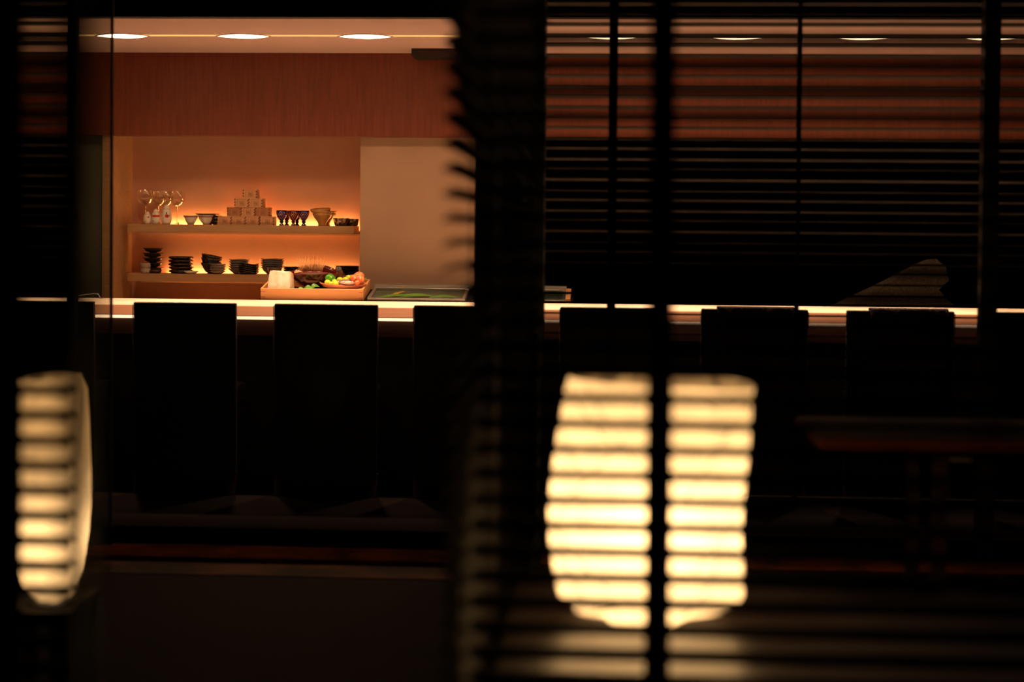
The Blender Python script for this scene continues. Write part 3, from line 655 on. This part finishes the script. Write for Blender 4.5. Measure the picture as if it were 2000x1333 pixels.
# ------------------------------------------------------------------ chairs
CY = 6.75
def make_chair(label):
    t = thing('counter_chair', label, 'chair', (0, CY, FZ), group='black chairs along the counter')
    h = .84; w0 = .2265
    mb = MB(); mb.hexa([(-w0+.006,0,.045),(w0-.006,0,.045),(w0-.006,.045,.045),(-w0+.006,.045,.045),(-w0,-.03,h),(w0,-.03,h),(w0,.0,h),(-w0,.0,h)])
    mb.build('backrest', M['leather'], t, .006)
    MB().box(-w0+.04, w0-.04, .046, .39, .36, .46).build('seat', M['leather'], t, .02)
    MB().box(-w0+.045, w0-.045, .046, .37, .10, .36).build('skirt', M['leather'], t)
    for sx_ in (-1, 1):
        for sy in (0, 1):
            x0 = sx_*(w0-.02); y0 = .01 if not sy else .34
            MB().hexa([(x0-.015,y0-.015-(.03 if not sy else 0),0),(x0+.015,y0-.015-(.03 if not sy else 0),0),(x0+.015,y0+.015-(.03 if not sy else 0),0),(x0-.015,y0+.015-(.03 if not sy else 0),0),
                       (x0-.02,y0-.005,.10),(x0+.02,y0-.005,.10),(x0+.02,y0+.03,.10),(x0-.02,y0+.03,.10)]).build('leg', M['dark_wood'], t)
        MB().tube([(sx_*(w0-.004),.0,.08),(sx_*w0,-.016,.5),(sx_*(w0+.001),-.031,h-.01)], .0022, 5).build('piping', M['dark_wood'], t)
    return t
cpx = [88, 363.5, 638.5, 911, 1197, 1473, 1757, 2045]
clb = ['black high-backed counter chair at the left edge, partly behind the blind', 'black counter chair fully in view, below the stacked dishes', 'black counter chair fully in view, in front of the wooden tray', 'black counter chair half hidden by the toothed blind edge',
       'black counter chair behind the glowing lantern, no cloth on it', 'black counter chair with a dark cloth, left of the other draped chair', 'black counter chair with a dark cloth, below the grainy stone', 'black counter chair at the right edge of the picture']
ch = None
for px, lb in zip(cpx, clb):
    if ch is None: ch = make_chair(lb); ch.location.x = X(px, CY); 
    else: dup(ch, (X(px, CY), CY, FZ), lb)
def drape(px0, px1, label):
    x0, x1 = X(px0, CY), X(px1, CY); n = 18; mb = MB(); vs = []; fs = []
    zt = FZ+.842; zb = at(1480, 765, CY).z; rowz = [zt+.004-(zt-zb)*i/8 for i in range(9)]
    rnd = random.Random(px0); ph = [rnd.uniform(0, 6.28) for _ in range(4)]
    for i, z in enumerate(rowz):
        for k in range(n+1):
            u = k/n; x = x0+(x1-x0)*(u*(1-.10*i/8)+.05*i/8)
            y = CY-.040-(.010+.012*i/8)*(1+math.sin(u*17+ph[0])*math.sin(u*7+ph[1]))+.028*(1-i/8*.0)*(i/8) - .0
            vs.append((x, y, z+(.006*math.sin(u*9+ph[2]) if i == 8 else 0)))
    m_ = n+1
    for i in range(8):
        for k in range(n): fs.append((i*m_+k, i*m_+k+1, (i+1)*m_+k+1, (i+1)*m_+k))
    off = len(vs)                                  # over the top and down the far side
    for dy, z in ((.02, zt+.008), (.058, zt+.005), (.062, zt-.12)):
        for k in range(n+1):
            q = vs[k]; vs.append((q[0], CY-.050+dy, z))
    fs += [(k+1, k, off+k, off+k+1) for k in range(n)]
    for r in range(2):
        for k in range(n): fs.append((off+r*m_+k+1, off+r*m_+k, off+(r+1)*m_+k, off+(r+1)*m_+k+1))
    o = mb.add(vs, fs, True).build('draped_cloth', M['cloth'], fix=False)
    sd = o.modifiers.new('thick', 'SOLIDIFY'); sd.thickness = .002
    return tag(o, label, 'cloth', 'cloths on chair backs')
drape(1400, 1548, 'dark grey cloth hanging over the back of the left draped chair')
drape(1697, 1848, 'dark grey cloth hanging over the chair back below the grainy stone')

# ------------------------------------------------------------------ glass partition at 5.68 m
GY = 5.68
def rail(x0, x1): return MB().box(x0, x1, GY-.02, GY+.02, FZ, FZ+.065)
def window(n, px0, px1, m, y=GY, thin=.004, edge=None):
    x0, x1 = X(px0, y), X(px1, y)
    wd = struct(thing('window_%d' % n, None, None, (x0, y, FZ)))
    o = MB().box(0, x1-x0, -.003, .003, .06, 2.55-FZ).build('pane', m, wd)
    MB().box(0, x1-x0, -.018, .018, 0, .065).build('bottom_rail', M['black_wall'], wd)
    if edge: MB().box(x1-x0-.0085, x1-x0, -.006, .006, .055, 2.55-FZ).build('edge_seal', M['black'], wd)
    return wd
window(1, -260, 219.5, M['pane2'], 5.64, edge=True)
window(2, 150, 930, M['pane'])
window(3, 1062, 1917, M['pane'])
window(4, 1949, 2300, M['pane'])
pl = MB().box(X(930, GY), X(1062, GY), GY-.10, GY+.10, FZ-.05, 2.55).build('trim_2', M['black']); struct(pl)
struct(MB().box(X(1917, GY, 300), X(1948, GY, 300), GY-.03, GY+.03, FZ, 2.55).build('trim_3', M['black']))

# ------------------------------------------------------------------ blinds
def slat_mesh(L, d, th, slope, axis='X'):
    h = d/2; e = th/2
    if axis == 'X':
        p = [(0,-h,-h*slope-e+e*.0),(L,-h,-h*slope-e),(L,h,h*slope-e),(0,h,h*slope-e),(0,-h,-h*slope+e),(L,-h,-h*slope+e),(L,h,h*slope+e),(0,h,h*slope+e)]
    else:
        p = [(-h,0,-h*slope-e),(h,0,h*slope-e),(h,L,h*slope-e),(-h,L,-h*slope-e),(-h,0,-h*slope+e),(h,0,h*slope+e),(h,L,h*slope+e),(-h,L,-h*slope+e)]
    return MB().hexa(p)
def crowned(L, d, th, rise, axis):
    n = 6; vs = []; fs = []
    for i in range(n+1):
        u = -1+2*i/n; a = u*d/2; z = rise*(1-u*u)-rise/2
        for (q, zz) in ((0, z-th/2), (L, z-th/2), (0, z+th/2), (L, z+th/2)):
            vs.append((q, a, zz) if axis == 'X' else (a, q, zz))
    for i in range(n):
        b, c = 4*i, 4*i+4
        fs += [(b,b+1,c+1,c),(b+2,c+2,c+3,b+3),(b,c,c+2,b+2),(b+1,b+3,c+3,c+1)]
    fs += [(0,2,3,1),(4*n,4*n+1,4*n+3,4*n+2)]
    return MB().add(vs, fs)
def blind(label, x0, x1, y, zs, d, th, slope, m, tapes, zt, group=None, axis='X', L=None, cords=(), rise=0):
    t = thing('venetian_blind', label, 'blind', (x0, y, zs[0]), group=group)
    L = L or (x1-x0)
    first = (crowned(L, d, th, rise, axis) if rise else slat_mesh(L, d, th, slope, axis)).build('slat', m, t, 0)
    for k, z in enumerate(zs):
        o = first if k == 0 else first.copy()
        if k: col.objects.link(o); o.parent = t
        o.location = (0, 0, z-zs[0])
    h = zt-zs[0]
    def bx(name, a0, a1, b0, b1, c0, c1, mm):
        if axis == 'X': MB().box(a0, a1, b0, b1, c0, c1).build(name, mm, t)
        else: MB().box(b0, b1, a0, a1, c0, c1).build(name, mm, t)
    bx('headrail', 0, L, -d*.55, d*.55, h, h+.05, M['slat'])
    bx('bottom_rail', 0, L, -d*.5, d*.5, -.04, -.022, m)
    for (a0, a1) in tapes:
        bx('ladder_tape', a0, a1, -d/2-.002, -d/2-.001, -.03, h, M['tape'])
        bx('ladder_tape', a0, a1, d/2+.001, d/2+.002, -.03, h, M['tape'])
    for a0 in cords: bx('lift_cord', a0-.0012, a0+.0012, -.0012, .0012, -.03, h, M['tape'])
    return t
# far blinds just behind the glass partition
FY = 5.80; fp_ = .0381; z0 = at(1180, 58, FY).z
zs = [z0+.019+fp_*k for k in range(-45, 16)]; zs = [z for z in zs if .13 < z < 2.42]
x0 = X(1062.5, FY); x1 = X(1925, FY, 300)
blind('dark venetian blind behind the lantern, between the pillar and the right mullion', x0, x1, FY, zs, .042, .0025, -.16, M['slat_far'],
      [(X(1185, FY)-x0, X(1202, FY)-x0), (X(1552, FY)-x0, X(1559, FY)-x0)], 2.45, group='far blinds behind the glass partition')
x0b = X(1940, FY, 300)
blind('dark venetian blind at the far right edge behind the mullion', x0b, x0b+.7, FY, zs, .042, .0025, -.16, M['slat_far'], [(.3,.32)], 2.45, group='far blinds behind the glass partition')
xa, xb = X(-230, FY), X(140, FY)
blind('dark venetian blind at the far left edge behind the smoked pane', xa, xb, FY, zs, .042, .0025, -.16, M['slat_far'], [(.3,.32)], 2.45, group='far blinds behind the glass partition')
# near blinds
NY = 2.6; np_ = .0426
zn = [.860+np_*k for k in range(-17, 35)]; zn = [z for z in zn if z < 2.3]
NXL = -.236
xr = 1.25
t1, t2 = X(1263, NY, 900), X(1311, NY, 900)
blind('near black venetian blind in front of the glowing lantern, with one wide ladder tape', NXL+.03, xr, NY, zn, .050, .0045, -.15, M['slat'],
      [(t1-NXL-.03, t2-NXL-.03)], 2.35, group='near black blinds', rise=.0112)
xl = X(133, NY, 900)
blind('near black venetian blind at the left, in front of the small lantern', xl-.95, xl, NY, zn, .050, .0045, -.15, M['slat'],
      [(X(-16, NY, 900)-xl+.95, X(31, NY, 900)-xl+.95)], 2.35, group='near black blinds', rise=.0112)
# blind on the return, running away from the camera
blind('black venetian blind running away from the camera, seen end-on as dark teeth', NXL, NXL, NY-.02, zn, .050, .0035, .0, M['slat'], [(.6,.638),(1.8,1.838)], 2.35, group='near black blinds', rise=.0112, axis='Y', L=2.9)
# slim post of the near frame
pp = struct(MB().box(X(128, 1.2), X(172, 1.2), 1.19, 1.21, LZ, 2.55).build('trim_4', M['black']))
struct(MB().box(X(136, 5.75), X(151, 5.75), 5.71, 5.77, FZ, 2.55).build('trim_5', M['black']))

# ------------------------------------------------------------------ lanterns on low benches
LY = 3.15
bx0 = -.2
t = thing('low_bench', 'low dark wooden bench under the large lantern', 'bench', (.45, 3.15, LZ))
BZ = at(1240, 1218, LY).z
part(MB().box(-.18, 1.6, 2.74, 3.50, BZ-.035, BZ), 'bench_top', M['bench'], t, .003)
for xx in (-.16, 1.5):
    for yy in (2.80, 3.40): part(MB().box(xx, xx+.05, yy, yy+.05, LZ, BZ-.035), 'leg', M['bench'], t)
def lantern(label, Y, rows, Zb, mk, depth, creases, power, bulbz, base=True):
    # rows: (py, left px, right px) down the picture at depth Y
    cx = sum((X(a, Y)+X(b, Y))/2 for _, a, b in rows)/len(rows)
    t = thing('paper_lantern', label, 'lantern', (cx, Y, Zb)); seg = 36; vs = []; rings = []
    for (py, a, b) in rows:
        pa, pb = at(a, py[0], Y), at(b, py[1], Y); rings.append((pa, pb))
    def surf(i, k):
        pa, pb = rings[i]; ang = 2*math.pi*k/seg; mx = (pa.x+pb.x)/2; hw = (pb.x-pa.x)/2
        ca, sa = math.cos(ang), math.sin(ang); e = .75
        x = mx+hw*math.copysign(abs(ca)**e, ca); y = depth*(hw/.2)**.6*math.copysign(abs(sa)**e, sa)*.5
        u = (x-pa.x)/(pb.x-pa.x+1e-9); z = pa.z+(pb.z-pa.z)*u
        wob = .006*math.sin(3*ang+i*1.3)+.004*math.sin(5*ang-i*.8)
        return Vector((x-cx, y+wob, z-Zb))
    n = len(rings); vs = [surf(i, k) for i in range(n) for k in range(seg)]
    fs = [(i*seg+k, i*seg+(k+1) % seg, (i+1)*seg+(k+1) % seg, (i+1)*seg+k) for i in range(n-1) for k in range(seg)]
    o = MB().add(vs, fs, True).build('paper_shade', M[mk], t, fix=False)
    for cr in creases:
        pts = []
        for j in range(9):
            f = j/8; ri = cr[0]+(cr[2]-cr[0])*f; ki = cr[1]+(cr[3]-cr[1])*f
            i0 = int(min(n-2, ri)); q = surf(i0, ki).lerp(surf(i0+1, ki), ri-i0); q.y -= .0015; pts.append(q)
        MB().tube(pts, .0011, 4).build('crease', M['crease'], t)
    if base:
        MB().lathe([(0,0),(.06,0),(.062,.004),(.05,.008),(.012,.010),(.010,.05),(0,.05)], seg=24).build('base', M['black'], t)
        MB().lathe([(0,.05),(.014,.05),(.018,.06),(.018,.10),(0,.11)], seg=16).build('bulb_holder', M['white_cer'], t)
    l = bpy.data.lights.new('bulb', 'POINT'); l.energy = power; l.color = (1,.66,.36); l.shadow_soft_size = .05
    lo = bpy.data.objects.new('bulb', l); lo.location = (0, 0, bulbz); lo.parent = t; col.objects.link(lo)
    return t
rows = [((731,752),1112,1470),((760,775),1104,1468),((810,815),1096,1465),((870,872),1085,1462),((935,935),1076,1453),((1000,1000),1071,1448),((1050,1050),1073,1447),((1105,1105),1081,1449),((1150,1152),1090,1449),((1172,1172),1110,1440),((1182,1182),1160,1372),((1202,1202),1185,1330),((1214,1214),1225,1290)]
lantern('large glowing washi paper lantern behind the near blind', LY, rows, BZ, 'paper', .34,
        [(0.2,22,3.2,26.5),(2.2,31,4.2,28.5),(3,25,5,21),(5.2,20,8.4,24),(6.2,31,9,28),(.4,31,1.6,34),(.6,20,2.6,25),(1.3,30,.3,26),(4.4,19,7.2,25),(7.2,28,9.2,22),(4.1,34,6.6,29),(2.4,20,3.4,23)], 8, .21)
rows2 = [((737,735),54,150),((765,765),44,162),((810,810),38,166),((870,870),34,168),((940,940),32,169),((1000,1000),31,168),((1045,1045),35,166),((1090,1090),46,162),((1125,1125),56,156),((1148,1148),66,146),((1165,1165),90,134)]
L2 = 3.75
B2 = at(110, 1176, L2).z
lantern('smaller narrow glowing paper lantern at the left edge', L2, rows2, B2, 'paper_dim', .42, [(4.5,20,7.5,24),(2,24,3.5,22)], 1.8, .16)
t = thing('low_stand', 'small dark stand under the narrow left lantern', 'stand', (at(110,1176,L2).x, L2, LZ))
c0 = t.location.x
part(MB().box(c0-.13, c0+.065, L2-.14, L2+.14, B2-.025, B2), 'stand_top', M['black'], t)
for xx in (c0-.12, c0+.03):
    for yy in (L2-.13, L2+.10): part(MB().box(xx, xx+.03, yy, yy+.03, LZ, B2-.025), 'leg', M['black'], t)

# ------------------------------------------------------------------ lacquered table at the right, beyond the lantern
TYc = 4.25; p = at(1850, 861, 4.0)
t = thing('lacquer_table', 'dark red lacquered table dimly catching light at the right', 'table', (p.x+.25, TYc, LZ))
tz = p.z; hx = .62
mb = MB(); x0 = p.x+.25-hx
part(MB().box(X(1590, 4.1), X(1590, 4.1)+1.25, 4.0, 4.5, tz-.03, tz), 'tabletop', M['table'], t, .014)
for xx in (X(1822, 4.1), X(1590, 4.1)+1.1):
    for yy in (4.06, 4.40): part(MB().box(xx, xx+.035, yy, yy+.035, LZ, tz-.03), 'leg', M['dark_wood'], t)
q = at(1877, 897, 3.995)
o = MB().box(-.027,.027,-.002,.0015,-.011,.011).build('number_plate', M['card'], t); o.name = 'metal_plate'; o.location = Vector((q.x, 3.998, q.z))-t.location; o['label'] = 'small pale plate under the table edge'
